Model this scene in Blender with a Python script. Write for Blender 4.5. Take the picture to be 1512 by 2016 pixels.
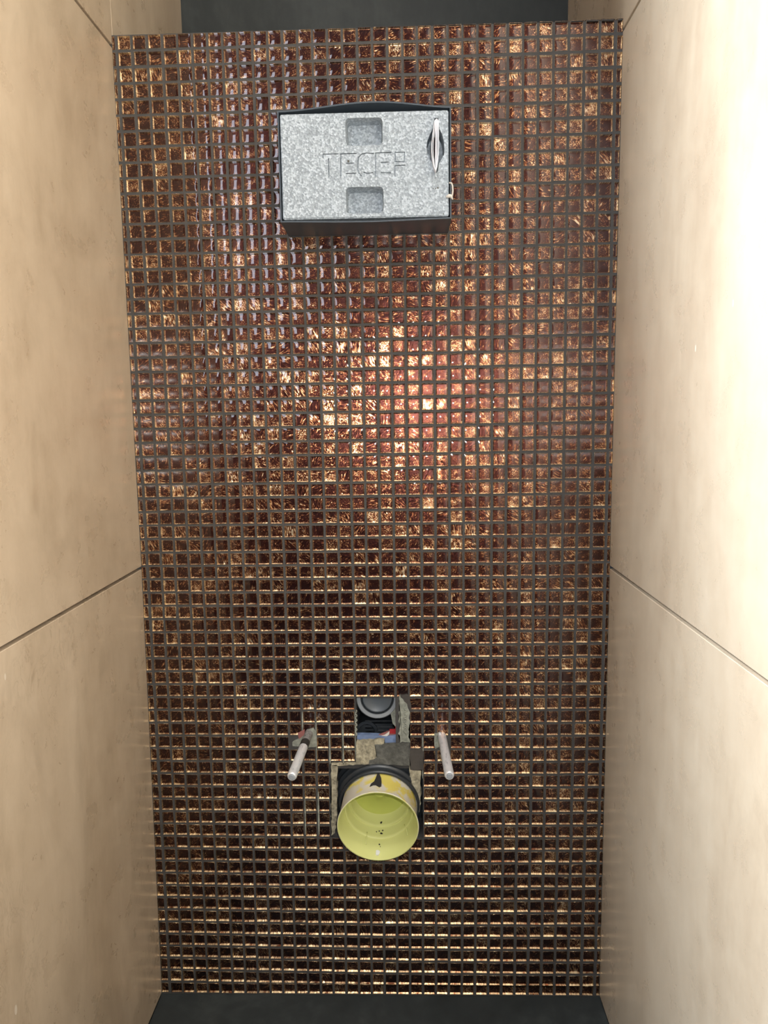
import bpy, bmesh, math, random
import numpy as np
from mathutils import Vector, Matrix

for o in list(bpy.data.objects): bpy.data.objects.remove(o)
S = bpy.context.scene
COL = S.collection

# ---------------------------------------------------------------- camera, light, exposure
P = 0.0175                      # pitch of the mosaic (metres); the grid below is counted in tiles
F = 1460.711                    # focal length in pixels of the 1512 x 2016 frame
CG = (18.277, -52.597, -24.867) # camera in grid units
CR = (math.pi/2-0.12898, 0.01518, 0.02653)
def W(x, y, z): return Vector(((x-16)*P, y*P, (z+69.6)*P))       # grid -> world, floor at z = 0

cam = bpy.data.cameras.new('camera'); camo = bpy.data.objects.new('camera', cam); COL.objects.link(camo)
camo.location = W(*CG); camo.rotation_euler = CR
cam.sensor_fit = 'HORIZONTAL'; cam.sensor_width = 36; cam.lens = F/1512*36; cam.clip_start = 0.01
S.camera = camo

S.view_settings.view_transform = 'Standard'; S.view_settings.look = 'None'
S.view_settings.gamma = 1; S.view_settings.use_curve_mapping = False
S.view_settings.exposure = 0.0
S.cycles.max_bounces = 6; S.cycles.diffuse_bounces = 4; S.cycles.glossy_bounces = 4
S.cycles.sample_clamp_indirect = 4

w = bpy.data.worlds.new('world'); S.world = w; w.use_nodes = True
w.node_tree.nodes['Background'].inputs[0].default_value = (0.75, 0.85, 1, 1)
w.node_tree.nodes['Background'].inputs[1].default_value = 0.6

def area(name, loc, rot, sx, sy, power, color, spread=math.pi):
    l = bpy.data.lights.new(name, 'AREA'); l.shape = 'RECTANGLE'; l.size = sx; l.size_y = sy
    l.energy = power; l.color = color; l.spread = spread
    o = bpy.data.objects.new(name, l); COL.objects.link(o); o.location = loc; o.rotation_euler = rot
    return o
RX0, RX1, RY0, RZ1 = -1.25, 0.2946, -3.2, 2.55                    # room behind the niche
WE = -0.50                                                        # where the left niche wall ends
WIN1 = dict(x=(-1.03, -0.69), z=(1.17, 2.50))                     # tall narrow window in the rear wall
WIN2 = dict(y=(-1.35, -0.72), z=(1.55, 2.40))                      # side window, left of the niche
CEIL = dict(x=(-0.9, 0.1), y=(-2.3, -1.1))
area('window_daylight', ((WIN1['x'][0]+WIN1['x'][1])/2, RY0+0.01, 1.835), (math.pi/2, 0, 0), 0.34, 1.33, 12, (0.80, 0.86, 1))
area('side_window_daylight', (RX0+0.01, -1.035, 1.975), (0, -math.pi/2, 0), 0.85, 0.63, 185, (0.80, 0.90, 1), 2.3)
area('ceiling_lamp', (-0.05, -0.85, RZ1-0.03), (0, 0, 0), 0.35, 0.35, 12, (1, 0.98, 0.97))
fl = bpy.data.lights.new('phone_flash', 'POINT'); fl.energy = 17; fl.shadow_soft_size = 0.003; fl.color = (1, 0.97, 0.93)
flo = bpy.data.objects.new('phone_flash', fl); COL.objects.link(flo); flo.location = W(CG[0]+1.4, CG[1]+0.2, CG[2]+1.8)

# ---------------------------------------------------------------- helpers
RM = Matrix.Rotation(CR[2], 3, 'Z') @ Matrix.Rotation(CR[1], 3, 'Y') @ Matrix.Rotation(CR[0], 3, 'X')
def at(px, py, Y=0.0):           # the point at depth Y (grid units from the mosaic plane) that the photo shows at a pixel
    d = RM @ Vector(((px-756)/F, -(py-1008)/F, -1)); c = Vector(CG); return c + d*((Y-c.y)/d.y)

def link(name, me, mat=None, parent=None, smooth=False):
    if isinstance(me, bmesh.types.BMesh):
        m = bpy.data.meshes.new(name); bmesh.ops.recalc_face_normals(me, faces=me.faces[:]); me.to_mesh(m); me.free(); me = m
    if smooth:
        for f in me.polygons: f.use_smooth = True
    o = bpy.data.objects.new(name, me); COL.objects.link(o)
    if mat is not None and not me.materials: me.materials.append(mat)
    if parent is not None: o.parent = parent
    return o
def box(bm, a, b):               # grid-unit box a..b
    v = [bm.verts.new(W(x, y, z)) for x in (a[0], b[0]) for y in (a[1], b[1]) for z in (a[2], b[2])]
    for f in ((0,1,3,2),(4,6,7,5),(0,4,5,1),(2,3,7,6),(0,2,6,4),(1,5,7,3)): bm.faces.new([v[i] for i in f])
def wbox(bm, a, b):              # world box
    v = [bm.verts.new((x, y, z)) for x in (a[0], b[0]) for y in (a[1], b[1]) for z in (a[2], b[2])]
    for f in ((0,1,3,2),(4,6,7,5),(0,4,5,1),(2,3,7,6),(0,2,6,4),(1,5,7,3)): bm.faces.new([v[i] for i in f])
def prism(bm, pts, y0, y1):      # polygon in grid x,z extruded between depths y0, y1
    a = [bm.verts.new(W(x, y0, z)) for x, z in pts]; b = [bm.verts.new(W(x, y1, z)) for x, z in pts]
    bm.faces.new(a); bm.faces.new(b[::-1]); n = len(pts)
    for i in range(n): bm.faces.new((a[i], b[i], b[(i+1) % n], a[(i+1) % n]))
def pxp(pts, Y): return [(v.x, v.z) for v in (at(a, b, Y) for a, b in pts)]
def lathe(bm, prof, org, axis, seg=48, closed=False):            # prof: (radius, height along axis) in grid units
    axis = Vector(axis).normalized(); u = axis.cross(Vector((0, 0, 1)))
    u = u.normalized() if u.length > 1e-4 else Vector((1, 0, 0)); v = axis.cross(u); rings = []
    for r, h in prof:
        if r < 1e-6: rings.append([bm.verts.new(W(*(Vector(org)+axis*h)))])
        else: rings.append([bm.verts.new(W(*(Vector(org)+axis*h+(u*math.cos(t)+v*math.sin(t))*r))) for t in (2*math.pi*i/seg for i in range(seg))])
    if closed: rings.append(rings[0])
    for a, b in zip(rings, rings[1:]):
        for i in range(seg):
            j = (i+1) % seg
            if len(a) == 1 and len(b) == 1: continue
            if len(a) == 1: bm.faces.new((a[0], b[j], b[i]))
            elif len(b) == 1: bm.faces.new((a[i], a[j], b[0]))
            else: bm.faces.new((a[i], a[j], b[j], b[i]))
def smooth_by_angle(o, deg=40):
    me = o.data
    for f in me.polygons: f.use_smooth = True
    bm = bmesh.new(); bm.from_mesh(me)
    for e in bm.edges:
        if len(e.link_faces) == 2 and e.calc_face_angle(0) > math.radians(deg): e.smooth = False
    bm.to_mesh(me); bm.free()
def tag(o, label=None, cat=None, group=None, kind=None):
    if label: o['label'] = label
    if cat: o['category'] = cat
    if group: o['group'] = group
    if kind: o['kind'] = kind
    return o
def empty(name, loc, label, cat):
    o = bpy.data.objects.new(name, None); COL.objects.link(o); o.empty_display_size = 0.02
    o['label'] = label; o['category'] = cat
    return o
def bake(o, mods):               # apply boolean modifiers
    for cut in mods:
        m = o.modifiers.new('b', 'BOOLEAN'); m.operation = 'DIFFERENCE'; m.object = cut; m.solver = 'EXACT'
    bpy.context.view_layer.update()
    me = bpy.data.meshes.new_from_object(o.evaluated_get(bpy.context.evaluated_depsgraph_get()))
    o.modifiers.clear(); o.data = me
    for cut in mods: bpy.data.objects.remove(cut)

# ---------------------------------------------------------------- materials
class N:
    def __init__(s, name):
        s.m = bpy.data.materials.new(name); s.m.use_nodes = True; s.t = s.m.node_tree; s.p = s.t.nodes['Principled BSDF']
    def n(s, typ, **kw):
        nd = s.t.nodes.new(typ)
        for k, v in kw.items():
            if k.startswith('i_'): s.set(nd.inputs[int(k[2:])], v)
            else: setattr(nd, k, v)
        return nd
    def set(s, inp, v):
        if isinstance(v, bpy.types.NodeSocket): s.t.links.new(v, inp)
        elif isinstance(v, bpy.types.Node): s.t.links.new(v.outputs[0], inp)
        else: inp.default_value = v
    def math(s, op, a, b=0.0, c=0.0, clamp=False):
        nd = s.n('ShaderNodeMath', operation=op, use_clamp=clamp); s.set(nd.inputs[0], a); s.set(nd.inputs[1], b); s.set(nd.inputs[2], c); return nd.outputs[0]
    def vm(s, op, a, b=(0, 0, 0), out=0):
        nd = s.n('ShaderNodeVectorMath', operation=op); s.set(nd.inputs[0], a)
        if op == 'SCALE': s.set(nd.inputs['Scale'], b)
        else: s.set(nd.inputs[1], b)
        return nd.outputs[out]
    def ramp(s, fac, stops):
        nd = s.n('ShaderNodeValToRGB'); s.set(nd.inputs[0], fac); e = nd.color_ramp.elements
        while len(e) < len(stops): e.new(0.5)
        for el, (p, c) in zip(e, stops): el.position = p; el.color = (*c, 1)
        return nd.outputs[0]
    def noise(s, vec, scale, detail=3, rough=0.5, dist=0.0):
        nd = s.n('ShaderNodeTexNoise'); s.set(nd.inputs['Vector'], vec); s.set(nd.inputs['Scale'], scale)
        nd.inputs['Detail'].default_value = detail; nd.inputs['Roughness'].default_value = rough; s.set(nd.inputs['Distortion'], dist); return nd.outputs[0]
    def mix(s, fac, a, b):
        nd = s.n('ShaderNodeMix', data_type='RGBA'); s.set(nd.inputs[0], fac); s.set(nd.inputs[6], a); s.set(nd.inputs[7], b); return nd.outputs[2]
    def xyz(s, x, y, z):
        nd = s.n('ShaderNodeCombineXYZ'); s.set(nd.inputs[0], x); s.set(nd.inputs[1], y); s.set(nd.inputs[2], z); return nd.outputs[0]
    def sep(s, v):
        nd = s.n('ShaderNodeSeparateXYZ'); s.set(nd.inputs[0], v); return nd.outputs
    def P(s, **kw):
        for k, v in kw.items(): s.set(s.p.inputs[k.replace('_', ' ')], v)
    def bump(s, h, strength=0.3, dist=0.001):
        nd = s.n('ShaderNodeBump'); s.set(nd.inputs['Height'], h); nd.inputs['Strength'].default_value = strength; nd.inputs['Distance'].default_value = dist; return nd.outputs[0]
def pos(s): return s.n('ShaderNodeNewGeometry').outputs['Position']
def c4(*c): return (*c, 1)

def plain(name, col, rough=0.5, metal=0.0, nscale=0, namt=0.15, bump=0.0):
    s = N(name); s.P(Roughness=rough, Metallic=metal)
    if nscale:
        f = s.noise(pos(s), nscale, 4, 0.6)
        lo = tuple(c*(1-namt) for c in col); hi = tuple(min(1, c*(1+namt)) for c in col)
        s.set(s.p.inputs['Base Color'], s.ramp(f, [(0.3, lo), (0.7, hi)]))
        if bump: s.set(s.p.inputs['Normal'], s.bump(f, 1.0, bump))
    else: s.P(Base_Color=c4(*col))
    return s.m

def glass_tile():                # foil-backed glass: wrinkled copper foil under a pillowed clear glass face
    s = N('foil_backed_glass')
    uv = s.n('ShaderNodeUVMap').outputs[0]
    info = s.n('ShaderNodeObjectInfo').outputs['Location']
    cell = s.vm('FLOOR', uv)
    idv = s.vm('ADD', s.vm('SCALE', info, 517.3), cell)
    rnd = s.n('ShaderNodeTexWhiteNoise', noise_dimensions='3D'); s.set(rnd.inputs[0], idv)
    r = s.n('ShaderNodeSeparateColor'); s.set(r.inputs[0], rnd.outputs['Color']); ra, rb, rc = r.outputs[0], r.outputs[1], r.outputs[2]
    rv = rnd.outputs['Value']
    loc = s.vm('SUBTRACT', s.vm('FRACTION', uv), (0.5, 0.5, 0))
    u, v, _ = s.sep(s.vm('SCALE', loc, 2.0/0.98)) 
    # wrinkles: grain turned and stretched by a random amount in each tile
    ang = s.math('MULTIPLY', ra, 3.14159)
    rot = s.n('ShaderNodeVectorRotate', rotation_type='Z_AXIS'); s.set(rot.inputs['Vector'], s.xyz(u, v, 0)); s.set(rot.inputs['Angle'], ang)
    x, y, _ = s.sep(rot.outputs[0])
    stretch = s.math('MULTIPLY_ADD', s.math('POWER', rb, 1.7), 0.8, 0.16)
    sc = s.math('MULTIPLY_ADD', rc, 2.0, 1.8)
    pv = s.vm('SCALE', s.xyz(x, s.math('MULTIPLY', y, stretch), 0), sc)
    pv = s.vm('ADD', pv, s.vm('SCALE', rnd.outputs['Color'], 60.0))
    wr = s.noise(pv, 2.6, 2.0, 0.5, 0.9)
    big = s.noise(s.vm('ADD', s.xyz(u, v, 0), s.vm('SCALE', rnd.outputs['Color'], 31.0)), 0.9, 1, 0.5, 0.4)
    line = s.math('MULTIPLY', s.math('ABSOLUTE', s.math('SUBTRACT', wr, 0.5)), 6.0)      # thin dark veins where the noise crosses 0.5
    line = s.math('MINIMUM', line, 1.0)
    tone = s.math('ADD', s.math('MULTIPLY', s.math('SUBTRACT', wr, 0.5), 2.7), s.math('MULTIPLY', s.math('SUBTRACT', big, 0.5), 1.3))
    tone = s.math('ADD', tone, s.math('MULTIPLY_ADD', s.math('POWER', rv, 2.2), 0.40, 0.06))
    # lip stands in for the glass edges' flash glint, its gold painted, streaked across
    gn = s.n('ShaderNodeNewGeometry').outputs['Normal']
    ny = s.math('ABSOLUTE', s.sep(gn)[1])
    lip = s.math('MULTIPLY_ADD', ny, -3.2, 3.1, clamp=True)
    col = s.ramp(tone, [(0.16, (0.048, 0.015, 0.012)), (0.38, (0.125, 0.039, 0.021)), (0.56, (0.34, 0.128, 0.052)), (0.76, (0.76, 0.47, 0.23)), (1.0, (0.92, 0.85, 0.66))])
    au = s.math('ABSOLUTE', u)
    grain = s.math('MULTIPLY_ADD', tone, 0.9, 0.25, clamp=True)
    edge_glint = s.mix(grain, c4(0.20, 0.065, 0.020), c4(1.0, 0.80, 0.46))
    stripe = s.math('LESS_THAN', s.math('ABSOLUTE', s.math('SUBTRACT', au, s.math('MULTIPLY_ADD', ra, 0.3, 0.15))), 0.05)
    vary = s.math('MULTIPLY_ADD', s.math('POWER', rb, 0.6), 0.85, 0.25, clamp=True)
    col = s.mix(s.math('MULTIPLY', lip, 0.85), col, s.vm('SCALE', edge_glint, s.math('MULTIPLY', vary, s.math('MULTIPLY_ADD', stripe, -0.5, 1.0))))
    wob = s.n('ShaderNodeTexNoise'); s.set(wob.inputs['Vector'], pv); wob.inputs['Scale'].default_value = 2.6; wob.inputs['Detail'].default_value = 1.0; wob.inputs['Distortion'].default_value = 0.9
    wx, wy, _ = s.sep(s.vm('SUBTRACT', wob.outputs['Color'], (0.5, 0.5, 0.5)))
    wamt = 0.32
    foil = s.vm('NORMALIZE', s.vm('ADD', gn, s.xyz(s.math('MULTIPLY', wx, wamt), 0.0, s.math('MULTIPLY', wy, wamt))))
    def pil(a, b): return s.math('MULTIPLY', s.math('MULTIPLY', a, 0.115), s.math('MULTIPLY_ADD', s.math('MULTIPLY', b, b), -0.45, 1.0))
    sm = s.vm('NORMALIZE', s.xyz(s.math('ADD', pil(u, v), s.math('MULTIPLY_ADD', rc, 0.02, -0.01)), -1.0, s.math('ADD', pil(v, u), s.math('MULTIPLY_ADD', ra, 0.02, -0.01))))
    s.P(Base_Color=col, Metallic=1.0, Roughness=s.math('MULTIPLY_ADD', lip, 0.04, 0.30), Normal=foil)
    s.P(Coat_Weight=1.0, Coat_Roughness=0.03, Coat_IOR=1.52, Coat_Normal=sm)
    return s.m
def stone(name, lo, mid, hi, rough=0.38, marks=0.0):
    s = N(name); p = pos(s)
    f = s.noise(s.vm('MULTIPLY', p, (1, 1, 0.45)), 4.5, 6, 0.62, 0.8)
    g = s.noise(p, 26, 5, 0.65, 0.3); h = s.noise(s.vm('MULTIPLY', p, (1, 1, 0.25)), 60, 3, 0.6)
    t = s.math('ADD', s.math('MULTIPLY', f, 0.62), s.math('ADD', s.math('MULTIPLY', g, 0.23), s.math('MULTIPLY', h, 0.15)))
    col = s.ramp(t, [(0.38, lo), (0.5, mid), (0.62, hi)])
    if marks:                    # hairline crazing in patches, more of it low down; a few pale scuffs
        q = s.vm('MULTIPLY', p, (1, 1, 0.6))
        ln = s.noise(q, 34, 3, 0.6, 2.2)
        ln = s.math('SUBTRACT', 1.0, s.math('MULTIPLY', s.math('ABSOLUTE', s.math('SUBTRACT', ln, 0.5)), 26.0), clamp=True)
        zz = s.sep(p)[2]
        patch = s.math('MULTIPLY_ADD', s.noise(s.vm('MULTIPLY', p, (1, 1, 0.6)), 9, 3, 0.6, 0.5), 4.0, -2.05, clamp=True)
        low = s.math('MULTIPLY_ADD', s.math('LESS_THAN', zz, 0.595), 0.55, 0.25)
        m = s.math('MULTIPLY', s.math('MULTIPLY', ln, patch), s.math('MULTIPLY', low, marks))
        stain = s.math('MULTIPLY', s.math('MULTIPLY_ADD', s.noise(s.vm('MULTIPLY', p, (1, 1, 0.4)), 13, 5, 0.7, 1.0), 5.0, -2.4, clamp=True), s.math('MULTIPLY', low, 0.50*marks))
        col = s.mix(s.math('MAXIMUM', m, s.math('MULTIPLY', stain, 0.6)), col, c4(lo[0]*.52, lo[1]*.50, lo[2]*.46))
        sp = s.n('ShaderNodeTexVoronoi', feature='F1'); s.set(sp.inputs['Vector'], s.vm('MULTIPLY', p, (1, 1, 0.45))); sp.inputs['Scale'].default_value = 16
        col = s.mix(s.math('MULTIPLY', s.math('LESS_THAN', sp.outputs['Distance'], 0.035), 0.6), col, c4(0.66, 0.60, 0.50))
    s.P(Base_Color=col, Roughness=s.math('MULTIPLY_ADD', g, 0.24, rough-0.12))
    s.P(Normal=s.bump(s.noise(p, 120, 4, 0.6), 0.25, 0.0006), Specular_IOR_Level=0.5 if marks else 0.22)
    return s.m

M_tile = glass_tile()
M_grout = plain('dark_grout', (0.044, 0.042, 0.040), 0.8, 0, 90, 0.14, 0.0003)
M_tan = stone('tan_stoneware', (0.36, 0.277, 0.190), (0.45, 0.358, 0.257), (0.51, 0.413, 0.303), 0.30, 1.0)
M_tan_right = stone('tan_stoneware_clean', (0.39, 0.30, 0.21), (0.45, 0.358, 0.257), (0.49, 0.40, 0.295), 0.30, 0.25)
M_joint = plain('joint_grout', (0.075, 0.072, 0.07), 0.8, 0, 60, 0.1)
M_slate = stone('dark_grey_stoneware', (0.018, 0.021, 0.021), (0.026, 0.030, 0.030), (0.042, 0.047, 0.046), 0.62)
M_plaster = plain('grey_plaster', (0.13, 0.13, 0.13), 0.8, 0, 8, 0.04)
M_frame = plain('window_frame_white', (0.75, 0.75, 0.74), 0.35)
M_beige = plain('bare_adhesive', (0.30, 0.27, 0.19), 0.85, 0, 160, 0.55, 0.002)
M_greyadh = plain('grey_adhesive_and_dents', (0.085, 0.085, 0.075), 0.8, 0, 140, 0.45, 0.0015)
M_smear = plain('grout_smear', (0.050, 0.043, 0.037), 0.7, 0, 70, 0.2, 0.0008)
M_black = plain('black_plastic', (0.018, 0.022, 0.026), 0.35)
M_void = plain('cavity_shade', (0.010, 0.012, 0.014), 0.6)  # near-black colour carries the shade inside the wall cavities
M_shroud = plain('anthracite_plastic', (0.040, 0.054, 0.070), 0.5, 0, 30, 0.15)
M_pipegrey = plain('grey_plastic', (0.27, 0.29, 0.31), 0.4)
M_plug = plain('slate_plastic', (0.085, 0.10, 0.115), 0.3)
M_paper = plain('white_paper', (0.85, 0.86, 0.92), 0.6)
M_seal = plain('dried_sealant', (0.62, 0.58, 0.52), 0.6)
M_red = plain('red_sticker', (0.33, 0.02, 0.025), 0.4)
M_redpale = plain('faded_red_sticker', (0.26, 0.10, 0.09), 0.5)
M_blue = plain('blue_membrane', (0.16, 0.22, 0.36), 0.55, 0, 120, 0.25, 0.0006)
M_blacktape = plain('black_tape_and_gap', (0.02, 0.018, 0.017), 0.6)
M_chip = plain('white_chip', (0.75, 0.75, 0.74), 0.6)
M_gyp = plain('gypsum_board_edge', (0.23, 0.24, 0.20), 0.85, 0, 150, 0.35, 0.001)

def foam():
    s = N('grey_polystyrene'); p = pos(s)
    vo = s.n('ShaderNodeTexVoronoi', feature='F1'); s.set(vo.inputs['Vector'], p); vo.inputs['Scale'].default_value = 520
    f = s.n('ShaderNodeSeparateColor'); s.set(f.inputs[0], vo.outputs['Color'])
    t = s.math('ADD', s.math('MULTIPLY', f.outputs[0], 0.6), s.math('MULTIPLY', s.noise(p, 300, 4, 0.7), 0.4))
    s.P(Base_Color=s.ramp(t, [(0.15, (0.20, 0.235, 0.265)), (0.5, (0.30, 0.345, 0.385)), (0.85, (0.48, 0.54, 0.60))]), Roughness=0.6)
    s.P(Normal=s.bump(vo.outputs['Distance'], 0.5, 0.0012)); return s.m
M_foam = foam()
def metal():
    s = N('zinc_plated_steel'); p = pos(s)
    f = s.noise(s.vm('MULTIPLY', p, (1, 0.3, 1)), 260, 4, 0.7)
    s.P(Base_Color=s.ramp(f, [(0.25, (0.40, 0.42, 0.44)), (0.45, (0.78, 0.80, 0.82)), (0.8, (0.9, 0.9, 0.9))]), Metallic=0.45, Roughness=0.32); return s.m
M_metal = metal()
M_thread = plain('scuffed_thread', (0.38, 0.37, 0.36), 0.45, 0.6, 300, 0.5)
def yellow(name, lo, hi, white):
    s = N(name); p = pos(s)
    f = s.noise(p, 30, 4, 0.6, 0.8)
    base = s.ramp(s.noise(p, 14, 2), [(0.3, lo), (0.7, hi)])
    if white:
        k = s.ramp(f, [(0.42, (0, 0, 0)), (0.50, (1, 1, 1))])
        base = s.mix(k, base, c4(0.62, 0.58, 0.48))
    s.P(Base_Color=base, Roughness=0.42); s.P(Subsurface_Weight=0.0); return s.m
M_yellow_in = yellow('yellow_plastic', (0.58, 0.59, 0.22), (0.66, 0.67, 0.28), False)
M_yellow_bot = yellow('yellow_plastic_thin', (0.46, 0.51, 0.11), (0.52, 0.55, 0.14), False)
M_yellow_out = yellow('yellow_plastic_smudged', (0.62, 0.50, 0.10), (0.72, 0.62, 0.16), True)

# ---------------------------------------------------------------- structure: room shell
def struct(name, bm, mat, label):
    return tag(link(name, bm, mat), label, None, None, 'structure')
FZ = -69.6
GX0, GX1 = -2.0, 34.2
def slab_with_holes(bm, x0, x1, z0, z1, holes, yf, yb):
    xs = sorted({x0, x1, *[h[0] for h in holes], *[h[1] for h in holes]}); zs = sorted({z0, z1, *[h[2] for h in holes], *[h[3] for h in holes]})
    def inh(a, b): return any(h[0] < a < h[1] and h[2] < b < h[3] for h in holes)
    nx, nz = len(xs)-1, len(zs)-1
    fill = [[not inh((xs[i]+xs[i+1])/2, (zs[k]+zs[k+1])/2) for k in range(nz)] for i in range(nx)]
    vf = {}
    def V(i, k, y):
        if (i, k, y) not in vf: vf[(i, k, y)] = bm.verts.new(W(xs[i], y, zs[k]))
        return vf[(i, k, y)]
    for i in range(nx):
        for k in range(nz):
            if not fill[i][k]: continue
            bm.faces.new((V(i, k, yf), V(i+1, k, yf), V(i+1, k+1, yf), V(i, k+1, yf)))
            bm.faces.new((V(i, k, yb), V(i, k+1, yb), V(i+1, k+1, yb), V(i+1, k, yb)))
            for di, dk, e in ((-1, 0, ((i, k), (i, k+1))), (1, 0, ((i+1, k+1), (i+1, k))), (0, -1, ((i+1, k), (i, k))), (0, 1, ((i, k+1), (i+1, k+1)))):
                a, b = i+di, k+dk
                if 0 <= a < nx and 0 <= b < nz and fill[a][b]: continue
                bm.faces.new((V(*e[0], yf), V(*e[1], yf), V(*e[1], yb), V(*e[0], yb)))

# cut-outs in the mosaic wall (grid units: x0, x1, z0, z1)
H_COVER = (10.72, 21.32, -12.55, -6.15)
H_PIPE = (14.50, 17.55, -49.10, -45.46)
H_DRAIN = (12.95, 19.48, -56.5, -51.05)
bm = bmesh.new()
slab_with_holes(bm, -1.3, 32.86, FZ, 0.44, [H_COVER, H_PIPE, H_DRAIN], 0.0, 2.6)
wall_back = struct('wall_back', bm, M_grout, 'low service wall at the back of the niche, faced in copper glass mosaic with dark grout')
bm = bmesh.new(); box(bm, (-1.3, 2.62, 0.0), (33.4, 17.2, 0.40))
link('ledge_board', bm, M_slate, wall_back)
bm = bmesh.new(); box(bm, (-4, 17.2, -1.0), (36, 19.5, 76))
struct('wall_upper', bm, M_slate, 'dark grey wall behind the top edge of the mosaic')

def quadbox(bm, xa, xb, th, y0, y1, z0, z1):   # upright slab whose inner face leans from x = xa at z0 to xb at z1
    v = []
    for x0, z in ((xa, z0), (xb, z1)):
        for x in (x0, x0+th):
            for y in (y0, y1): v.append(bm.verts.new(W(x, y, z)))
    for f in ((0,1,3,2),(4,6,7,5),(0,4,5,1),(2,3,7,6),(0,2,6,4),(1,5,7,3)): bm.faces.new([v[i] for i in f])
YE = WE/P
ZT = RZ1/P-69.6
# left side wall
bm = bmesh.new(); wbox(bm, (W(-1.62, 0, 0).x-0.09, WE, 0), (W(-1.62, 0, 0).x, 17.2*P, RZ1))
wall_left = struct('wall_left', bm, M_joint, 'left side wall of the niche in large tan stoneware panels with one visible low joint')
G = 0.11
def panel(parent, xa, xb, side, y0, y1, z0, z1, mat=M_tan, depth=0.7):
    bm = bmesh.new(); quadbox(bm, xa, xb, -depth*side, y0, y1, z0, z1)
    bmesh.ops.recalc_face_normals(bm, faces=bm.faces[:])
    bmesh.ops.bevel(bm, geom=bm.edges[:], offset=0.0005, segments=1, affect='EDGES')
    return link('wall_tile', bm, mat, parent)
for (xa, xb, z0, z1) in ((-1.245, -0.90, FZ+0.12, -35.55-G), (-0.90, -0.83, -35.55+G, -0.22-G), (-0.83, -0.80, -0.22+G, 34), (-0.80, -0.76, 34+2*G, ZT-0.1)):
    panel(wall_left, xa, xb, 1, YE, -0.04, z0, z1)
for (z0, z1) in ((0.5, 34), (34+2*G, ZT-0.1)): panel(wall_left, -0.85, -0.83, 1, 0.04, 17.15, z0, z1)
bm = bmesh.new(); box(bm, (-1.60, -0.04, -0.15), (-0.9, 0.04, ZT-0.1)); link('joint_strip', bm, M_joint, wall_left)
# right side wall (runs on past the camera)
bm = bmesh.new(); wbox(bm, (W(33.62, 0, 0).x, RY0, 0), (W(33.62, 0, 0).x+0.09, 17.2*P, RZ1))
wall_right = struct('wall_right', bm, M_joint, 'right side wall of the niche in large tan stoneware panels, brightly lit near the camera')
for (z0, z1) in ((FZ+0.12, -35.83-G), (-35.83+G, -0.15-G), (-0.15+G, 34), (34+2*G, ZT-0.1)):
    y1 = -0.04
    for k in range(2):
        y0 = max(y1-34.2*(1 if k else 1.0), RY0/P+0.1); panel(wall_right, 32.9 if z1 < -36 else 32.85, 32.85, -1, y0, y1, z0, z1, M_tan_right); y1 = y0-2*G
        if y1 < RY0/P+1: break
for (z0, z1) in ((0.5, 34), (34+2*G, ZT-0.1)): panel(wall_right, 32.9, 32.9, -1, 0.04, 17.15, z0, z1, M_tan_right)
# floor
bm = bmesh.new(); wbox(bm, (RX0-0.1, RY0-0.1, -0.10), (0.42, 0.045, -0.008))
floor = struct('floor', bm, M_joint, 'dark grey stoneware floor below the mosaic wall')
y1 = -0.03
for k in range(6):
    y0 = max(y1-34.2, RY0/P)
    x1 = 32.88
    for j in range(4):
        x0 = max(x1-34.15, RX0/P+16)
        if x1-x0 > 1:
            bm = bmesh.new(); box(bm, (x0 if x0 > RX0/P+16.5 else x0, y0, FZ-0.45), (x1, y1, FZ))
            bmesh.ops.bevel(bm, geom=bm.edges[:], offset=0.0006, segments=1, affect='EDGES'); link('floor_tile', bm, M_slate, floor)
        x1 = x0-0.15
    y1 = y0-0.15
    if y1 < RY0/P+1: break
# rest of the room (behind the camera; seen only as reflections)
bm = bmesh.new(); wbox(bm, (RX0-0.1, RY0-0.1, RZ1), (0.42, 17.2*P, RZ1+0.1))
struct('ceiling', bm, M_plaster, 'white plastered ceiling above the niche, outside the photo')
def wall_with_window(name, axis, c0, c1, u0, u1, wu, wz, label):
    bm = bmesh.new()
    for (a, b, z0, z1) in ((u0, wu[0], 0, RZ1), (wu[1], u1, 0, RZ1), (wu[0], wu[1], 0, wz[0]), (wu[0], wu[1], wz[1], RZ1)):
        if b-a < 1e-4 or z1-z0 < 1e-4: continue
        if axis == 'x': wbox(bm, (c0, a, z0), (c1, b, z1))
        else: wbox(bm, (a, c0, z0), (b, c1, z1))
    return struct(name, bm, M_plaster, label)
wall_with_window('wall_rear', 'y', RY0-0.1, RY0, RX0-0.1, 0.42, WIN1['x'], WIN1['z'], 'plastered wall behind the camera, outside the photo')
wall_with_window('wall_side', 'x', RX0-0.1, RX0, RY0, -0.55, WIN2['y'], WIN2['z'], 'plastered wall left of the niche opening, outside the photo')
bm = bmesh.new(); wbox(bm, (RX0-0.1, -0.55, 0), (W(-1.62, 0, 0).x-0.09, WE+0.0, RZ1))
struct('wall_return', bm, M_plaster, 'plastered wall beside the niche opening, outside the photo')
def window(name, axis, c, u, z, label):
    bm = bmesh.new(); t = 0.035
    for (a, b, z0, z1) in ((u[0], u[0]+t, *z), (u[1]-t, u[1], *z), (u[0]+t, u[1]-t, z[0], z[0]+t), (u[0]+t, u[1]-t, z[1]-t, z[1])):
        if axis == 'x': wbox(bm, (c-0.06, a, z0), (c-0.02, b, z1))
        else: wbox(bm, (a, c-0.06, z0), (b, c-0.02, z1))
    return struct(name, bm, M_frame, label)
window('window_1', 'y', RY0, WIN1['x'], WIN1['z'], 'tall narrow window behind the camera, seen as a pale streak in the mosaic')
window('window_2', 'x', RX0, WIN2['y'], WIN2['z'], 'side window left of the niche opening, outside the photo')

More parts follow.
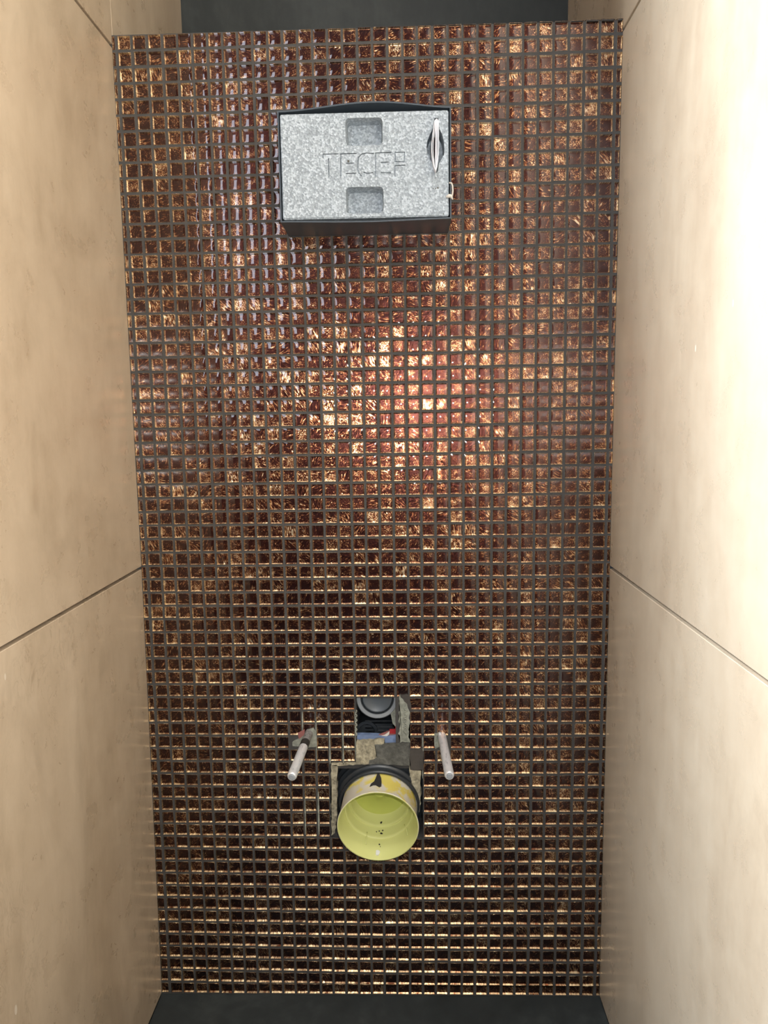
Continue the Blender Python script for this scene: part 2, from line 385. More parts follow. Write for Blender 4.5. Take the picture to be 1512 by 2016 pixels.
# ---------------------------------------------------------------- mosaic tiles
HT = 0.418
PROF = ((0.0, -0.15), (0.006, -0.203), (0.018, -0.200), (0.028, -0.12), (0.042, -0.055), (0.098, -0.022))
LIP = {2: 52, 3: 45, 4: 38, 5: 0}               # how far the lip's shading leans towards the middle of the tile, degrees
def tile_normals(me, ntiles, rots=None):        # per-corner normals: flat foil floor, rounded lips
    out = []
    NFc = 4*(len(PROF)-1)+1
    for fi, f in enumerate(me.polygons):
        k = fi % NFc; ring, side = divmod(k, 4)
        base = fi//NFc*4*len(PROF)
        for li in range(f.loop_start, f.loop_start+f.loop_total):
            vr = (me.loops[li].vertex_index-base)//4
            if k == NFc-1: n = Vector((0, -1, 0))
            elif ring < 2: out.append(Vector((0, 0, 0))); continue
            else:
                a = math.radians(LIP[vr]); sx, sz = ((0, 1), (-1, 0), (0, -1), (1, 0))[side]
                n = Vector((sx*math.sin(a), -math.cos(a), sz*math.sin(a)))
            out.append(rots[fi//NFc] @ n if rots else n)
    me.normals_split_custom_set(out)
def tile_geo(hx, hz):                           # one tile, local grid units, face towards -y: a shallow tray with a rounded inner lip
    v, f = [], []; m = min(hx, hz); k = min(1, m/0.14)
    for d, y in PROF: v += [(-hx+d*k, y, -hz+d*k), (hx-d*k, y, -hz+d*k), (hx-d*k, y, hz-d*k), (-hx+d*k, y, hz-d*k)]
    n = len(PROF)
    for j in range(n-1): f += [(4*j+i, 4*j+(i+1) % 4, 4*j+4+(i+1) % 4, 4*j+4+i) for i in range(4)]
    f.append((4*n-4, 4*n-3, 4*n-2, 4*n-1))
    return v, f
# courses are not perfectly straight: smooth drift of the sheets, measured on the wall
DRX = (-0.0311, -0.1421, -0.0903, 0.0642, 0.0369, -0.1014, -0.0160, 0.1141, 0.1070)
DRZ = (-0.0039, -0.0418, 0.2492, 0.0525, -0.1007, -0.1184, -0.3973, 0.0420, 0.0181)
def drift(c, r):
    x, z = c/16-1, r/34.5-1
    t = (1, x, z, x*x, x*z, z*z, z**3, x*x*z, x**3)
    return sum(a*b for a, b in zip(DRX, t)), sum(a*b for a, b in zip(DRZ, t))
rng = random.Random(7)
def skipped(c, r):
    if 11 <= c <= 21 and 6 <= r <= 12: return True
    if 15 <= c <= 17 and 46 <= r <= 50: return True
    if c == 18 and 46 <= r <= 50: return True
    if 13 <= c <= 19 and 51 <= r <= 56: return True
    if c == 19 and r in (50,): return True
    return (c, r) in ((10, 49), (11, 49), (21, 49))
tiles = []
for r in range(70):
    for c in range(-1, 34):
        if 0 <= c <= 32:
            if skipped(c, r): continue
            dx, dz = drift(c, r)
            hx = hz = HT
            x, z = c+dx, -r+dz
        else:
            dx, dz = drift(max(0, min(32, c)), r)
            z = -r+dz; hz = HT
            if c < 0:
                inner = -0.83 if r < 1 else (-0.83-0.07*(r/35.5) if r < 35.5 else -0.90-0.345*((r-35.5)/34))
                a, b = inner+0.03, drift(0, r)[0]-0.62
            else: a, b = 32+drift(32, r)[0]+0.62, 32.83
            if b-a < 0.10: continue
            x, hx = (a+b)/2, (b-a)/2
        if r == 69: z = max(z, FZ+HT+0.10); hz = HT-0.02
        tiles.append((c, r, x+rng.uniform(-.018, .018), z+rng.uniform(-.018, .018), hx, hz, rng.gauss(0, .006), rng.gauss(0, .006), rng.gauss(0, .012)))
ax = -(RM @ Vector((0, 0, 1)))
def size_key(t): return ((Vector((t[2], 0, t[3]))-Vector(CG)).dot(ax))
full = sorted([t for t in tiles if 0 <= t[0] <= 32], key=size_key)
picked = set((t[0], t[1]) for t in full[:300])
vs, fs = tile_geo(HT, HT)
tm = bpy.data.meshes.new('mosaic_tile'); tm.from_pydata([Vector(v)*P for v in vs], [], fs)
for f in tm.polygons: f.use_smooth = True
uvl = tm.uv_layers.new(name='UVMap')
for lp in tm.loops:
    v = vs[lp.vertex_index]; uvl.data[lp.index].uv = (0.5+0.49*v[0]/HT, 0.5+0.49*v[2]/HT)
tm.materials.append(M_tile)
tile_normals(tm, 1)
V, Fc, UV, RT = [], [], [], []
def rotm(a, b, c): return Matrix.Rotation(c, 3, 'Y') @ Matrix.Rotation(a, 3, 'X') @ Matrix.Rotation(b, 3, 'Z')
for t in tiles:
    c, r, x, z, hx, hz, ra, rb, rc = t
    if (c, r) in picked:
        o = bpy.data.objects.new('mosaic_tile', tm); COL.objects.link(o); o.parent = wall_back
        o.location = W(x, 0, z); o.rotation_euler = rotm(ra, rb, rc).to_euler()
        continue
    vs, fs = tile_geo(hx, hz); n0 = len(V); m = rotm(ra, rb, rc); RT.append(m)
    for v in vs: V.append(W(x, 0, z) + (m @ Vector(v))*P)
    for f in fs:
        Fc.append([n0+i for i in f])
        for i in f: UV.append((c+40+0.5+0.49*vs[i][0]/hx, r+0.5+0.49*vs[i][2]/hz))
me = bpy.data.meshes.new('mosaic_field'); me.from_pydata(V, [], Fc)
NF = 4*(len(PROF)-1)+1
for f in me.polygons: f.use_smooth = True
uvl = me.uv_layers.new(name='UVMap')
for i, q in enumerate(UV): uvl.data[i].uv = q
me.materials.append(M_tile)
tile_normals(me, len(RT), RT)
# grout between the tiles: one lattice whose joints follow the tiles
tl = {(t[0], t[1]): t for t in tiles}
GY = -0.185
def corner(i, k):                               # grid corner between columns i-1, i and rows k-1, k
    c, r_ = i-0.5, k-0.5
    dx, dz = drift(max(0, min(32, c)), max(0, min(69, r_)))
    x, z = c+dx, -r_+dz
    if i == -1:
        x = -1.3
    if i == 34: x = 32.86
    if k == 0: z = 0.44
    if k == 70: z = FZ+0.02
    return x, z
bm = bmesh.new(); cv = {}
def CV(i, k):
    if (i, k) not in cv:
        x, z = corner(i, k)
        cv[(i, k)] = bm.verts.new(W(x, GY, z))
    return cv[(i, k)]
def open_cell(c, r_): return (11 <= c <= 21 and 6 <= r_ <= 12) or (15 <= c <= 17 and 46 <= r_ <= 49) or (13 <= c <= 19 and 51 <= r_ <= 56)
for r_ in range(70):
    for c in range(-1, 34):
        if open_cell(c, r_): continue
        q = [CV(c, r_+1), CV(c+1, r_+1), CV(c+1, r_), CV(c, r_)]
        if (c, r_) not in tl: bm.faces.new(q); continue
        t = tl[(c, r_)]; m = rotm(t[6], t[7], t[8]); e = 0.006
        o4 = [bm.verts.new(W(t[2]+v.x, GY, t[3]+v.z)) for v in (m @ Vector((sx*(t[4]-e), 0, sz*(t[5]-e))) for sx, sz in ((-1, -1), (1, -1), (1, 1), (-1, 1)))]
        for i in range(4): bm.faces.new((q[i], q[(i+1) % 4], o4[(i+1) % 4], o4[i]))
# turn the outer edges back to the wall face
for e in [e for e in bm.edges if len(e.link_faces) == 1 and all(v in set(cv.values()) for v in e.verts)]:
    a_, b_ = e.verts; bm.faces.new((a_, b_, bm.verts.new(b_.co+Vector((0, -GY*P, 0))), bm.verts.new(a_.co+Vector((0, -GY*P, 0)))))
bmesh.ops.recalc_face_normals(bm, faces=bm.faces[:])
gl = bpy.data.meshes.new('grout_lattice'); bm.to_mesh(gl); bm.free()
tag(link('grout_lattice', gl, M_grout, wall_back), kind='stuff')
fld = link('mosaic_field', me, None, wall_back); tag(fld, kind='stuff')

# ---------------------------------------------------------------- raw edges, adhesive and bare joints round the pipe openings
def rough_patch(pts, Y, th, mat, name, label=None, n=1, jit=0.05, parent=wall_back, seed=1):
    q = pxp(pts, Y); rr = random.Random(seed); out = []
    for i in range(len(q)):
        a, b = q[i], q[(i+1) % len(q)]; L = math.hypot(b[0]-a[0], b[1]-a[1]); k = max(1, int(L/0.22))
        for j in range(k):
            t = j/k; out.append((a[0]+(b[0]-a[0])*t+rr.uniform(-jit, jit), a[1]+(b[1]-a[1])*t+rr.uniform(-jit, jit)))
    bm = bmesh.new(); prism(bm, out, Y, Y+th)
    bmesh.ops.triangulate(bm, faces=[f for f in bm.faces if len(f.verts) > 4])
    o = link(name, bm, mat, parent)
    if label: o['label'] = label
    return o
rough_patch([(702, 1458), (757, 1455), (760, 1504), (652, 1508), (652, 1503), (700, 1500)], -0.215, 0.2, M_beige, 'adhesive_patch', 'beige ridged adhesive', seed=2)
rough_patch([(738, 1466), (806, 1462), (808, 1507), (725, 1506), (728, 1497), (742, 1492)], -0.225, 0.2, M_greyadh, 'adhesive_patch', 'dark grey smeared adhesive', seed=3)
rough_patch([(652, 1506), (664, 1506), (664, 1560), (663, 1610), (660, 1640), (652, 1645)], -0.215, 0.2, M_beige, 'adhesive_patch', 'beige adhesive strip left of the drain', seed=4)
rough_patch([(806, 1508), (828, 1518), (829, 1570), (826, 1600), (818, 1602), (812, 1560), (808, 1530)], -0.215, 0.2, M_beige, 'adhesive_patch', 'beige adhesive strip right of the drain', seed=5)
rough_patch([(786, 1368), (789, 1372), (797, 1378), (801, 1384), (806, 1402), (806, 1462), (786, 1462)], -0.22, 0.2, M_gyp, 'adhesive_patch', 'pale saw-cut edge right of the flush pipe', seed=6, jit=0.09)
rough_patch([(600, 1443), (606, 1436), (618, 1434), (624, 1440), (624, 1469), (606, 1471), (577, 1468), (575, 1461), (590, 1452)], -0.22, 0.2, M_gyp, 'adhesive_patch', 'grey adhesive round the left rod', seed=7)
rough_patch([(856, 1445), (868, 1444), (868, 1470), (858, 1474), (855, 1460)], -0.22, 0.2, M_gyp, 'adhesive_patch', 'grey adhesive beside the right rod', seed=8)
rough_patch([(807, 1478), (833, 1470), (834, 1516), (808, 1516)], -0.235, 0.2, M_smear, 'grout_smear', seed=9)
rough_patch([(787, 1368), (807, 1368), (809, 1400), (801, 1386), (792, 1377)], -0.235, 0.2, M_smear, 'grout_smear', seed=10)
rough_patch([(586, 1443), (600, 1436), (600, 1446), (589, 1455)], -0.235, 0.05, M_redpale, 'red_paint_fleck', seed=11, jit=0.02)
rr = random.Random(5)
bm = bmesh.new()
for (px, ya, yb, wd) in ((596, 1399, 1437, 2.2), (622.5, 1411, 1500, 1.8), (649, 1422, 1502, 3.0), (675, 1417, 1502, 3.4), (601, 1566, 1640, 2), (627, 1556, 1642, 2.8), (831.5, 1504, 1530, 2), (832, 1448, 1478, 3), (699, 1395, 1500, 1.6)):
    n = 8; L, Rr = [], []
    for i in range(n+1):
        y = ya+(yb-ya)*i/n; w2 = wd/2*(0.35 if i in (0, n) else rr.uniform(.6, 1.15))
        L.append((px-w2+(y-ya)*0.02, y)); Rr.append((px+w2+(y-ya)*0.02, y))
    prism(bm, pxp(L+Rr[::-1], 0), -0.215, 0.02)
bmesh.ops.triangulate(bm, faces=[f for f in bm.faces if len(f.verts) > 4])
tag(link('bare_joint', bm, M_gyp, wall_back), 'pale unfilled joints beside the pipe openings', kind='stuff')
# squiggly saw-cut rims left and right of the flush pipe opening
def squiggle(px, ya, yb, amp, per, rad, Y, mat, name):
    bm = bmesh.new(); pts = []
    n = int((yb-ya)/per*8)
    for i in range(n+1):
        y = ya+(yb-ya)*i/n; pts.append(at(px+amp*math.sin((y-ya)/per*2*math.pi)+rr.uniform(-.3, .3), y, Y))
    tube(bm, pts, rad); return link(name, bm, mat, wall_back, True)
def tube(bm, pts, rad, seg=6):
    rings = []
    for i, p in enumerate(pts):
        t = (pts[min(i+1, len(pts)-1)]-pts[max(i-1, 0)]).normalized(); u = t.cross(Vector((0, 1, 0))); u = u.normalized() if u.length > .01 else Vector((1, 0, 0)); v = t.cross(u)
        rd = rad(i/(len(pts)-1)) if callable(rad) else rad
        rings.append([bm.verts.new(W(*(p+(u*math.cos(a)+v*math.sin(a))*rd))) for a in (2*math.pi*k/seg for k in range(seg))])
    for a, b in zip(rings, rings[1:]):
        for k in range(seg): bm.faces.new((a[k], a[(k+1) % seg], b[(k+1) % seg], b[k]))
    bm.faces.new(rings[0][::-1]); bm.faces.new(rings[-1])
squiggle(701, 1398, 1448, 1.4, 9, 0.05, -0.21, M_gyp, 'saw_cut_edge')
squiggle(798, 1388, 1446, 2.6, 9, 0.05, -0.27, M_gyp, 'saw_cut_edge')

# ---------------------------------------------------------------- cistern frame behind the openings
fr = empty('cistern', None, 'black cistern frame inside the lower wall opening, with red sticker and blue strip', 'cistern')
bm = bmesh.new(); box(bm, (9.5, 3.4, -59.5), (22.5, 3.7, -43.5)); box(bm, (9.5, 2.62, -59.5), (9.9, 3.4, -43.5)); box(bm, (22.1, 2.62, -59.5), (22.5, 3.4, -43.5)); link('cavity_backing', bm, M_void, fr)  # near-black box behind the openings, painted as their dark interior
bm = bmesh.new(); a = at(722, 1424, 1.6); b = at(772, 1442, 1.6); box(bm, (a.x, 1.3, b.z), (b.x, 3.4, a.z))
for i in range(4): box(bm, (a.x-0.1, 1.2, b.z+0.2+i*0.28), (b.x+0.1, 1.3, b.z+0.3+i*0.28))
link('pipe_bracket', bm, M_black, fr)
bm = bmesh.new(); c = at(722, 1440, 1.2); lathe(bm, [(0.0, 0.0), (0.55, 0.0), (0.62, .1), (0.85, 0.12), (0.85, -2.0)], (c.x, 1.2, c.z), (0, -1, 0), 40); smooth_by_angle(link('bracket_socket', bm, M_black, fr))
bm = bmesh.new(); prism(bm, pxp([(740, 1449), (768, 1438), (792, 1438), (791, 1446), (768, 1448), (742, 1453)], 0.30), 0.30, 0.42); tag(link('warning_sticker', bm, M_redpale, fr), 'faded red sticker')
bm = bmesh.new(); prism(bm, pxp([(767, 1436), (778, 1436), (778, 1431), (788, 1430), (791, 1445), (767, 1444)], 0.25), 0.25, 0.36); tag(link('warning_sticker', bm, M_red, fr), 'bright red sticker')
bm = bmesh.new(); prism(bm, pxp([(742, 1451), (757, 1447), (767, 1440), (766, 1446), (757, 1454), (744, 1454)], 0.20), 0.20, 0.26); link('cream_flake', bm, M_seal, fr)
bm = bmesh.new(); prism(bm, pxp([(701, 1447), (740, 1448), (760, 1450), (793, 1446), (795, 1465), (760, 1468), (735, 1459), (701, 1461)], 0.15), 0.15, 0.6)
link('membrane_strip', bm, M_blue, fr)
bm = bmesh.new(); prism(bm, pxp([(768, 1400), (793, 1380), (793, 1428), (778, 1430), (773, 1424)], 0.5), 0.5, 0.9); link('insulation_piece', bm, M_gyp, fr)
# flush pipe
fp = empty('flush_pipe', None, 'capped grey flush pipe recessed in the upper pipe opening', 'pipe')
c = at(742.5, 1375, 0.5); o3 = (c.x, 0.5, c.z)
bm = bmesh.new(); lathe(bm, [(1.55, -2.5), (1.55, 0), (1.50, 0.05), (1.27, 0.05), (1.24, 0), (1.24, -2.5)], o3, (0, -1, 0), 64); smooth_by_angle(link('pipe_collar', bm, M_pipegrey, fp))
bm = bmesh.new(); lathe(bm, [(1.62, -2.4), (1.64, -0.12), (1.55, -0.1), (1.55, -2.4)], o3, (0, -1, 0), 64); smooth_by_angle(link('outer_seal', bm, M_black, fp))
bm = bmesh.new(); lathe(bm, [(1.24, -0.05), (1.22, 0.02), (1.14, 0.02), (1.12, -0.1), (1.12, -1.5)], o3, (0, -1, 0), 64); smooth_by_angle(link('inner_seal', bm, M_black, fp))
bm = bmesh.new(); lathe(bm, [(1.12, -0.6), (1.12, -0.05), (1.08, 0.0), (1.0, -0.02), (0.7, -0.16), (0.0, -0.22)], o3, (0, -1, 0), 64); link('pipe_plug', bm, M_plug, fp, True)

# ---------------------------------------------------------------- drain pipe and yellow cap
tilt = math.radians(9)
axis = Vector((-0.01, -math.cos(tilt), -math.sin(tilt)))
rc = at(744, 1627.6, -2.5)
capc = Vector((rc.x, -2.5, rc.z))
def capm(prof): return prof
dp = empty('drain_pipe', None, 'black ribbed drain pipe collar recessed behind the yellow plug', 'pipe')
bm = bmesh.new()
prof = [(2.86, -2.2), (2.98, -2.2), (3.05, -2.3), (3.05, -2.45), (2.98, -2.5), (3.0, -2.62), (3.22, -2.68), (3.26, -2.8), (3.2, -2.92), (3.1, -2.95), (3.12, -3.05), (3.42, -3.1), (3.46, -3.22), (3.38, -3.35), (3.28, -3.4), (3.3, -3.5), (3.62, -3.55), (3.66, -3.7), (3.58, -3.85), (3.5, -3.9), (3.85, -4.0), (3.85, -4.6), (2.86, -4.6)]
lathe(bm, prof, capc, axis, 72); smooth_by_angle(link('ribbed_collar', bm, M_black, dp), 60)
cp = empty('drain_plug', None, 'round open yellow plastic plug sticking out of the black drain pipe', 'plug')
bm = bmesh.new(); lathe(bm, [(2.70, -4.2), (2.78, -2.0), (2.86, -0.35), (2.93, -0.12), (2.96, 0.0), (2.93, 0.03)], capc, axis, 96); smooth_by_angle(link('outer_sleeve', bm, M_yellow_out, cp), 50)
bm = bmesh.new(); lathe(bm, [(2.93, 0.03), (2.87, 0.03), (2.82, -0.1), (2.66, -1.75), (2.60, -1.85), (2.56, -1.80), (2.50, -1.86), (2.44, -2.0), (2.40, -2.75), (2.34, -2.85), (2.28, -2.80), (2.22, -2.88), (2.18, -3.0), (2.10, -3.75), (2.02, -3.88)], capc, axis, 96)
smooth_by_angle(link('inner_cup', bm, M_yellow_in, cp), 55)
bm = bmesh.new(); lathe(bm, [(2.02, -3.88), (0.48, -3.90), (0.45, -3.84), (0.38, -3.82), (0.0, -3.82)], capc, axis, 96); tag(link('cup_bottom', bm, M_yellow_bot, cp, True), 'greener yellow cup bottom')
# moulded ribs across the steps inside the cup
up = axis.cross(Vector((1, 0, 0))).normalized(); sd = axis.cross(up)
if up.z < 0: up = -up
if sd.x < 0: sd = -sd
def onring(rad, h, ang): return capc + axis*h + (sd*math.sin(ang)+up*math.cos(ang))*rad
for ang in (math.radians(202), math.radians(128)):
    bm = bmesh.new(); tube(bm, [onring(2.68, -1.1, ang), onring(2.58, -1.8, ang+0.01), onring(2.40, -2.1, ang+0.02)], 0.045); link('moulded_rib', bm, M_yellow_in, cp, True)
bm = bmesh.new()
pts = [(-4, 0), (-1.5, -10), (1.5, -10.5), (5, -1.5), (6, 6), (6, 13), (3, 15), (-3, 11), (-7, 11), (-12, 13), (-10, 8), (-6, 5)]
quad = []
for a, b in pts:
    a *= 1.5; ang = math.radians(a*1.0); h = -1.95 + (b-13)*0.045 + 0.6
    quad.append((ang*0.62, -1.25 + (b-5)*0.062))
va = [bm.verts.new(W(*onring(2.83+0.012*0, h, a))) for a, h in quad]; vb = [bm.verts.new(W(*onring(2.90, h, a))) for a, h in quad]
bm.faces.new(va); bm.faces.new(vb[::-1])
for i in range(len(va)): bm.faces.new((va[i], vb[i], vb[(i+1) % len(va)], va[(i+1) % len(va)]))
tag(link('tape_scrap', bm, M_blacktape, cp), 'torn black tape scrap')
def speck(ang, h, rad_wall, size, mat, name, seed, th=0.05):
    rr = random.Random(seed); bm = bmesh.new(); n = 7
    ctr = onring(rad_wall, h, ang); inw = (capc+axis*h-ctr).normalized(); tv = axis; sv = axis.cross(inw)
    a = []; b = []
    for i in range(n):
        t = 2*math.pi*i/n; q = size*rr.uniform(.6, 1.15)
        p = ctr+sv*math.cos(t)*q+tv*math.sin(t)*q*1.3; a.append(bm.verts.new(W(*p))); b.append(bm.verts.new(W(*(p*1.0+inw*th))))
    bm.faces.new(a); bm.faces.new(b[::-1])
    for i in range(n): bm.faces.new((a[i], b[i], b[(i+1) % n], a[(i+1) % n]))
    link(name, bm, mat, cp)
speck(math.radians(182), -0.55, 2.77, 0.21, M_chip, 'plaster_chip', 1, 0.08)
for k, (an, h, r0, sz) in enumerate(((180, -1.35, 2.70, .055), (178.5, -1.15, 2.72, .035), (177, -2.2, 2.43, .10), (181, -2.45, 2.42, .05), (175, -2.5, 2.41, .06), (178, -3.1, 2.17, .09), (186, -2.35, 2.42, .04))):
    speck(math.radians(an), h, r0, sz, M_blacktape, 'dirt_speck', 20+k, 0.03)

# ---------------------------------------------------------------- threaded rods
def rod(name, base, tip, label, gap):
    t = empty(name, None, label, 'rod'); d = tip-base; L = d.length; d.normalize(); r = 0.315
    if gap:
        bm = bmesh.new(); prof = [(0.0, -1.0), (0.30, -1.0)]; h = -1.0
        while h < L*0.30: prof += [(0.31, h+0.03), (0.265, h+0.07)]; h += 0.09
        prof += [(0.0, h)]
        lathe(bm, prof, base, d, 20); link('threaded_shank', bm, M_thread, t, True)
        bm = bmesh.new(); lathe(bm, [(0.0, L*0.24), (0.33, L*0.24), (0.33, L*0.36), (0.0, L*0.36)], base, d, 24); tag(link('gap_shade', bm, M_blacktape, t, False), 'dark ring standing in for the shaded gap'); s0 = L*0.345  # black ring stands in for the shade in the gap below the sleeve
    else:
        bm = bmesh.new(); lathe(bm, [(0.0, -1.0), (0.20, -1.0), (0.20, 0.35), (0.0, 0.35)], base+Vector((-0.14, 0, 0.14)), d, 20); link('threaded_shank', bm, M_thread, t, True); s0 = 0.0
    bm = bmesh.new(); lathe(bm, [(0.0, s0), (r-0.03, s0), (r, s0+0.03), (r+0.01, L-0.16), (r-0.02, L-0.05), (r-0.08, L), (0.225, L), (0.215, L-0.05), (0.0, L-0.05)], base, d, 36); smooth_by_angle(link('rod_sleeve', bm, M_metal, t), 35)
    bm = bmesh.new(); lathe(bm, [(0.0, L-0.3), (0.2, L-0.3), (0.2, L-0.01), (0.15, L+0.03), (0.0, L+0.03)], base, d, 24); smooth_by_angle(link('rod_end', bm, M_pipegrey, t), 35)
rod('fixing_rod', at(609, 1442, 0), at(574, 1530, -6.1), 'silver fixing rod left of the yellow plug, with a dark ring for its shaded gap, leaning left', True)
rod('fixing_rod', at(870, 1449, 0), at(885, 1528, -6.1), 'plain silver fixing rod right of the yellow plug', False)

# ---------------------------------------------------------------- foam block in its plastic frame
YF = -3.9
x0, x1, z0, z1 = 10.72, 21.32, -12.55, -6.13
fb = empty('foam_block', None, 'grey polystyrene block with moulded letters and two square pockets, set in the upper mosaic', 'foam block')
def rrect(x0, x1, z0, z1, r, n=4):
    o = []
    for cx, cz, a0 in ((x1-r, z1-r, 0), (x0+r, z1-r, 90), (x0+r, z0+r, 180), (x1-r, z0+r, 270)):
        for i in range(n+1):
            a = math.radians(a0+90*i/n); o.append((cx+r*math.cos(a), cz+r*math.sin(a)))
    return o
bm = bmesh.new(); prism(bm, rrect(x0+0.07, x1-0.07, z0+0.07, z1-0.07, 0.12), YF, 1.5)
bmesh.ops.recalc_face_normals(bm, faces=bm.faces[:])
fe = [e for e in bm.edges if all(abs(v.co.y-YF*P) < 1e-6 for v in e.verts)]
bmesh.ops.bevel(bm, geom=fe, offset=0.0012, segments=2, affect='EDGES')
blk = link('block', bm, M_foam, fb)
cuts = []
def cutter(fn):
    bm = bmesh.new(); fn(bm); o = link('cut', bm); cuts.append(o)
def pk(a, b, c, d):
    A = at(a, b, YF); B = at(c, d, YF)
    def fn(bm):
        n = len(rrect(0, 1, 0, 1, .2)); f = rrect(A.x, B.x, B.z, A.z, 0.26); g = rrect(A.x+.07, B.x-.07, B.z+.07, A.z-.07, 0.22)
        fo = [(2*p[0]-q[0], 2*p[1]-q[1]) for p, q in zip(f, g)]
        va = [bm.verts.new(W(p[0], YF-0.7, p[1])) for p in fo]; vb = [bm.verts.new(W(p[0], YF+1.05, p[1])) for p in g]
        bm.faces.new(va); bm.faces.new(vb[::-1])
        for i in range(n): bm.faces.new((va[i], vb[i], vb[(i+1) % n], va[(i+1) % n]))
    cutter(fn)
pk(680, 233, 753, 285); pk(681, 369, 755, 419)
# leaflet slot: a lens-shaped well with slit ends
slot = [(855, 232), (863, 232), (865, 253), (871, 265), (874, 277), (875, 293), (874, 305), (868, 315), (864, 322), (862, 337), (858, 341), (854, 336), (852, 322), (846, 313), (841, 303), (840, 290), (841, 278), (846, 265), (852, 253)]
cutter(lambda bm: prism(bm, pxp(slot, YF), YF-0.5, YF+1.6))
EPS = 0.085                    # letters are moulded about 1.5 mm deep
def rects(rs):
    def fn(bm):
        for a, b, c, d in rs:
            A = at(a, b, YF); B = at(c, d, YF); box(bm, (A.x, YF-0.3, B.z), (B.x, YF+EPS, A.z))
    return fn
def poly(pts): return lambda bm: prism(bm, pxp(pts, YF), YF-0.3, YF+EPS)
STROKES = [[(636, 311), (636, 303.5), (665, 303)], [(647, 312), (647.5, 348)],                                   # T
           [(671, 349), (671, 303), (701, 302)], [(682, 321.5), (697, 321)], [(682, 341.5), (701, 341)],              # E
           [(735, 302.5), (722, 301), (712, 303.5), (706, 310), (704.5, 320), (704.5, 333), (707, 341), (711, 346)], [(716, 338.5), (722, 341.5), (733, 340)],   # C
           [(739.5, 348), (739.5, 301), (770, 300)], [(750.5, 319.5), (764, 319)], [(750.5, 340), (769, 340.5)],      # E
           [(778, 300), (796.5, 299.5), (796, 318.5), (778, 318.5), (778, 300)], [(777.5, 346), (777.5, 326.5), (797, 325)]]
def groove(bm, line, half=0.028, dep=0.16):
    q = pxp(line, YF)
    for a, b in zip(q, q[1:]):
        d = Vector((b[0]-a[0], b[1]-a[1])); L = d.length; d /= L; nn = Vector((-d.y, d.x))*half; e = d*half*0.9
        prism(bm, [(a[0]-e.x-nn.x, a[1]-e.y-nn.y), (b[0]+e.x-nn.x, b[1]+e.y-nn.y), (b[0]+e.x+nn.x, b[1]+e.y+nn.y), (a[0]-e.x+nn.x, a[1]-e.y+nn.y)], YF-0.2, YF+dep)
for i, st in enumerate(STROKES):
    for j in range(len(st)-1): cutter(lambda bm: groove(bm, st[j:j+2]))
ring = lambda cx, cy, r, n=24: [(cx+r*math.cos(2*math.pi*i/n), cy+r*math.sin(2*math.pi*i/n)) for i in range(n)]
bake(blk, cuts)
smooth_by_angle(blk, 25)
bm = bmesh.new(); c = at(588, 391, YF)
lathe(bm, [(0.50, -0.02), (0.52, 0.012), (0.545, 0.012), (0.56, -0.02)], (c.x, YF, c.z), (0, -1, 0), 40); link('moulding_ring', bm, M_foam, fb, True)
bm = bmesh.new()
for (px, py, r) in ((686, 317.5, 2.3), (873, 421, 1.2), (862, 370, 1.8), (858, 371, 1.2), (853, 371, 1.0)):
    bm = bmesh.new(); c = at(px, py, YF); lathe(bm, [(0, 0.012), (r/31, 0.008), (r/31, -0.05)], (c.x, YF, c.z), (0, -1, 0), 10); link('dent_shade', bm, M_greyadh, fb)  # dark grey discs on the face stand in for shade in small dents
# plastic frame round the foam: four thin walls, top and bottom bowed outwards
sh = empty('plastic_sleeve', None, 'dark plastic sleeve round the grey foam block, its top edge bowed up', 'sleeve')
bm = bmesh.new(); T = 0.09; n = 24; YO = YF-0.05
def wallstrip(bm, pts_in, pts_out, y0, y1):
    k = len(pts_in)
    g = [[bm.verts.new(W(p[0], y, p[1])) for p in pts] for pts, y in ((pts_in(y0) if callable(pts_in) else pts_in, y0), (pts_out, y0), (pts_out, y1), (pts_in, y1))]
    for i in range(k-1):
        for a, b in ((0, 1), (1, 2), (2, 3), (3, 0)): bm.faces.new((g[a][i], g[a][i+1], g[b][i+1], g[b][i]))
    bm.faces.new([q[0] for q in g]); bm.faces.new([q[-1] for q in g][::-1])
def bowed(sign, zb, amp, name):
    bm = bmesh.new(); rows = []
    ys = [YO, YO+0.6, YO+1.8, 0.2, 1.8]; am = [1, 0.85, 0.5, 0.0, 0.0]
    for y, k in zip(ys, am):
        inn, out = [], []
        for i in range(n+1):
            t = i/n; s_ = t**1.15 if sign > 0 else t
            bow = amp*k*math.sin(math.pi*min(1, s_))**1.6*sign
            z = zb+bow; inn.append(bm.verts.new(W(x0-T+(x1-x0+2*T)*t, y, z))); out.append(bm.verts.new(W(x0-T+(x1-x0+2*T)*t, y, z+T*sign)))
        rows.append((inn, out))
    for (a, b), (c, d) in zip(rows, rows[1:]):
        for i in range(n): bm.faces.new((a[i], a[i+1], c[i+1], c[i])); bm.faces.new((b[i], d[i], d[i+1], b[i+1]))
        bm.faces.new((a[0], c[0], d[0], b[0])); bm.faces.new((a[-1], b[-1], d[-1], c[-1]))
    for a, b in (rows[0], rows[-1]):
        for i in range(n): bm.faces.new((a[i], b[i], b[i+1], a[i+1]))
    o = link(name, bm, M_shroud, sh); smooth_by_angle(o, 50); return o
bowed(1, z1+0.02, 0.42, 'frame_side'); bowed(-1, z0-0.02, 0.10, 'frame_side')
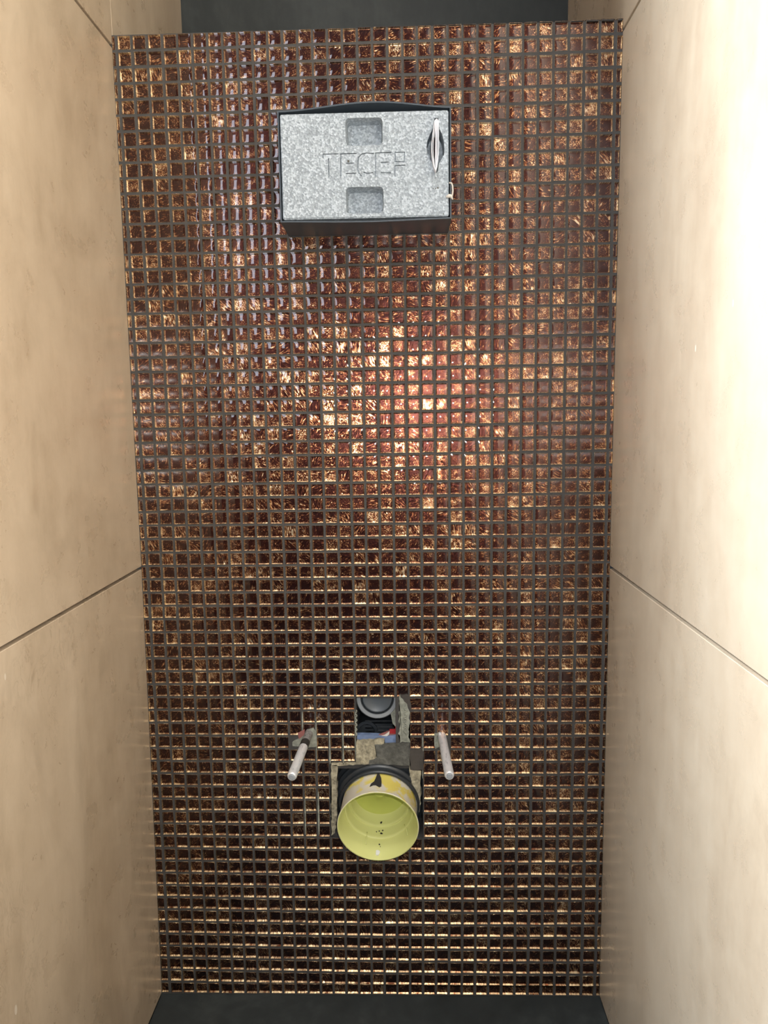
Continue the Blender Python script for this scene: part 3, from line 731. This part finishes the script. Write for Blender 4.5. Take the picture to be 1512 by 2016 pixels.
for xa, xb in ((x0-T, x0), (x1, x1+T)):
    bm = bmesh.new(); box(bm, (xa, YO, z0-0.02), (xb, 1.8, z1+0.02)); link('frame_side', bm, M_shroud, sh)
bm = bmesh.new(); box(bm, (x0, 1.82, z0), (x1, 2.0, z1)); link('gap_backing', bm, M_void, sh)  # near-black sheet behind the foam, shade of the gap in its colour
# folded leaflet in the slot
lf = empty('folded_leaflet', None, 'folded white paper leaflet stuck in the slot of the foam block', 'leaflet')
sheets = [(-1.0, 0.05), (-0.62, 0.1), (-0.3, 0.0), (0.0, 0.02), (0.3, 0.08), (0.62, 0.0), (0.95, 0.04)]
for k, (off, dy) in enumerate(sheets):
    bm = bmesh.new(); L, R2 = [], []
    for i in range(15):
        t = i/14; y = 234+4*abs(off)+t*(104-6*abs(off)); cx = 859.5-2.0*t-1.5*math.sin(math.pi*t)
        wv = (0.75*(1-t)**1.0*1.0+math.sin(math.pi*t)**0.8)*5.2 if t < 1 else 0
        wv = 6.0*(min(1, 0.62+1.2*t) if t < 0.4 else 1.12 if t < 0.62 else 1.12*(1-(t-0.62)/0.38)**0.55)
        xx = cx+off*wv*1.05
        L.append((xx-0.55, y)); R2.append((xx+0.55, y))
    prism(bm, pxp(L+R2[::-1], YF-0.4), YF-0.42-dy, YF+0.9)
    bmesh.ops.triangulate(bm, faces=[f for f in bm.faces if len(f.verts) > 4])
    link('paper_fold', bm, M_paper, lf)
# dried sealant drip on the right edge
bm = bmesh.new(); Yq = YF-0.06
tube(bm, [at(884, 360, Yq), at(889, 360.5, Yq), at(891, 366, Yq-0.03), at(891.5, 374, Yq-0.05), at(891, 381, Yq-0.03), at(890, 387, Yq)], 0.05)
tube(bm, [at(878, 387.5, Yq), at(884, 386, Yq), at(888, 386, Yq), at(891.5, 393, Yq)], lambda t: 0.04+0.10*math.sin(math.pi*min(1, t*1.1)))
tag(link('sealant_drip', bm, M_seal, None, True), 'small looped drip of dried pale sealant on the right edge of the foam block', 'sealant drip')
